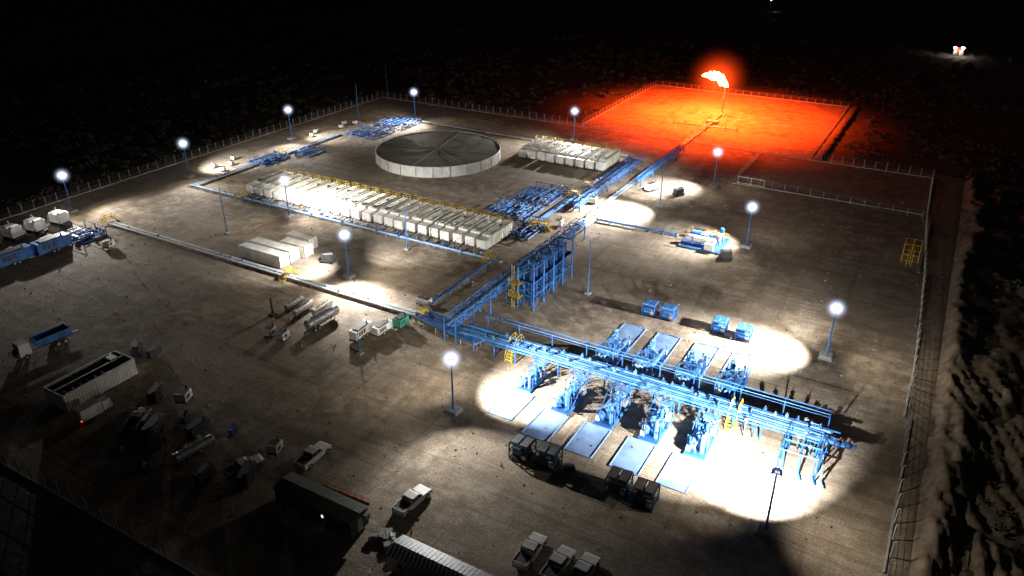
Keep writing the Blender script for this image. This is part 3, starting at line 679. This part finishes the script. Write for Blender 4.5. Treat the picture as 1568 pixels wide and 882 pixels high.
b.tube((-3,-2,1.7),(2.5,-2,1.7),.75,WHITE,16);b.ball((-3,-2,1.7),.75,WHITE,16,8);b.ball((2.5,-2,1.7),.75,WHITE,16,8)
b.tube((-3.5,2,1.5),(1,2,1.5),.55,LBLUE,14);b.ball((1,2,1.5),.55,LBLUE,14,8)
b.tube((3.2,2.5,.3),(3.2,2.5,3.4),.45,BLUE,12);b.tube((3.2,.8,.3),(3.2,.8,2.6),.35,WHITE,12)
b.box((2.2,-3.9,1.1),(2,.8,1.6),WHITE); b.box((-2.4,4,1),(2.6,1,1.4),DGREY)
for k in range(26):
    x=R.uniform(-4,4);y=R.uniform(-4,4);zz=R.uniform(1,2.6); b.path([(x,y,.4),(x,y,zz),(x+R.uniform(-2,2),y,zz)],.1,R.choice([BLUE,GREY,WHITE,REDP]),6)
b.rail((-4.4,4.4,.3),(4.4,4.4,.3),YEL,1.2);b.rail((0,0,2.2),(4.4,0,2.2),YEL,1);b.rail((-4.4,-.4,.3),(-4.4,4.4,.3))
put('test_separator_package',b,(-41.5,159.5,0))
b=MB(); b.box((0,0,.5),(3,2,.2),DGREY); b.box((0,0,1.2),(2.4,1.5,1.2),DGREY); b.tube((-1,0,1.6),(1,0,2.1),.3,GREY,8); wheels(b,1.1,(-.7,.7),.35); 
pm1=b.mesh('portable_pump'); put('portable_pump',pm1,(-108.5,109.5,0),.3); put('portable_pump',pm1,(-57,187,0),1); put('portable_pump',pm1,(-35,154,0),.4); put('portable_pump',pm1,(-34,75,0),.6,sc_=.5)
put('generator_trailer',GW,(-64.5,187,0),-.3,sc_=.9); put('generator_skid',GS,(-74.5,152,0),.2); put('generator_skid',GS,(-73.8,170,0),.2)
for x,y in((-181,142),(-178.5,146),(-182,150),(-176.5,141),(-179,180),(-181,184),(-178,193),(-180,197),(-177,199)): put('generator_skid',GS,(x,y,0),R.uniform(0,.6),sc_=.7)
b=MB(); b.box((0,0,.03),(.4,.4,.06),ORANGE); b.tube((0,0,.06),(0,0,.75),.15,ORANGE,8,.05); b.tube((0,0,.4),(0,0,.5),.11,WHITE,8,.08); CN=b.mesh('traffic_cone')
for i in range(26):
    if i<12: x=-150+i*3.4+R.uniform(-.5,.5);y=88-.9*i+R.uniform(-2,2)
    elif i<18: x=-150+R.uniform(0,40);y=R.uniform(72,94)
    else: x,y=R.choice([(-49,58),(-33,71),(-46,73),(-9,86),(-66,70),(-100,96),(-86,84),(-52,77)]); x+=R.uniform(-4,4);y+=R.uniform(-4,4)
    put('traffic_cone',CN,(x,y,0),sc_=.8)
b=MB()
for i in range(2200):
    x=R.uniform(-190,3);y=R.uniform(42,232); s=R.uniform(.08,.3)
    b.box((x,y,s*.3),(s,s*R.uniform(.5,1.5),s*.7),R.choice([DIRT,CONC,DGREY]),rz=R.uniform(0,3),top=.6)
put('scattered_stones',b)
b=MB(); b.box((0,0,2),(6,4,4),CREAM); b.prism([(-2.4,4),(0,5.2),(2.4,4)],-3.3,3.3,REDP)
for x in(-1.8,1.2): b.box((x,-2.05,2.2),(1.5,.1,1.5),WINL)
b.box((0,-2.05,1),(1,.08,2),DGREY); b.tube((2.4,-2.6,4.6),(2.4,-2.6,5.6),.9,LAMPON,8); b.tube((-2.4,-2.6,4.6),(-2.4,-2.6,5.4),.8,LAMPON,8); b.tube((0,-2.6,3.2),(0,-2.6,3.8),.5,REDL,8)
d=put('guard_hut',b,(-3,450,0),sc_=.7)
l=bpy.data.lights.new('hut_light','POINT'); l.energy=700; l.color=(1,.7,.55); ob=bpy.data.objects.new('hut_light',l); sc.collection.objects.link(ob); ob.parent=d; ob.location=(0,-5,6)
b=MB(); b.tube((0,0,0),(0,0,8),.15,GREY,6,.1); b.box((0,0,8),(1,.4,.4),DGREY); b.ball((0,-.3,8),.45,LAMPON,8,5); put('distant_street_lamp',b,(-122,565,0))
# ---------------- camera ----------------
cam=bpy.data.cameras.new('camera'); cam.sensor_width=36; cam.lens=36*1171/1568; cam.clip_end=9000; cam.clip_start=.5
co=bpy.data.objects.new('camera',cam); co.location=(0,0,70); co.rotation_euler=(math.radians(62.9),0,math.radians(29.9)); sc.collection.objects.link(co); sc.camera=co
sc.view_settings.view_transform='Standard'; sc.view_settings.look='None'; sc.view_settings.exposure=0
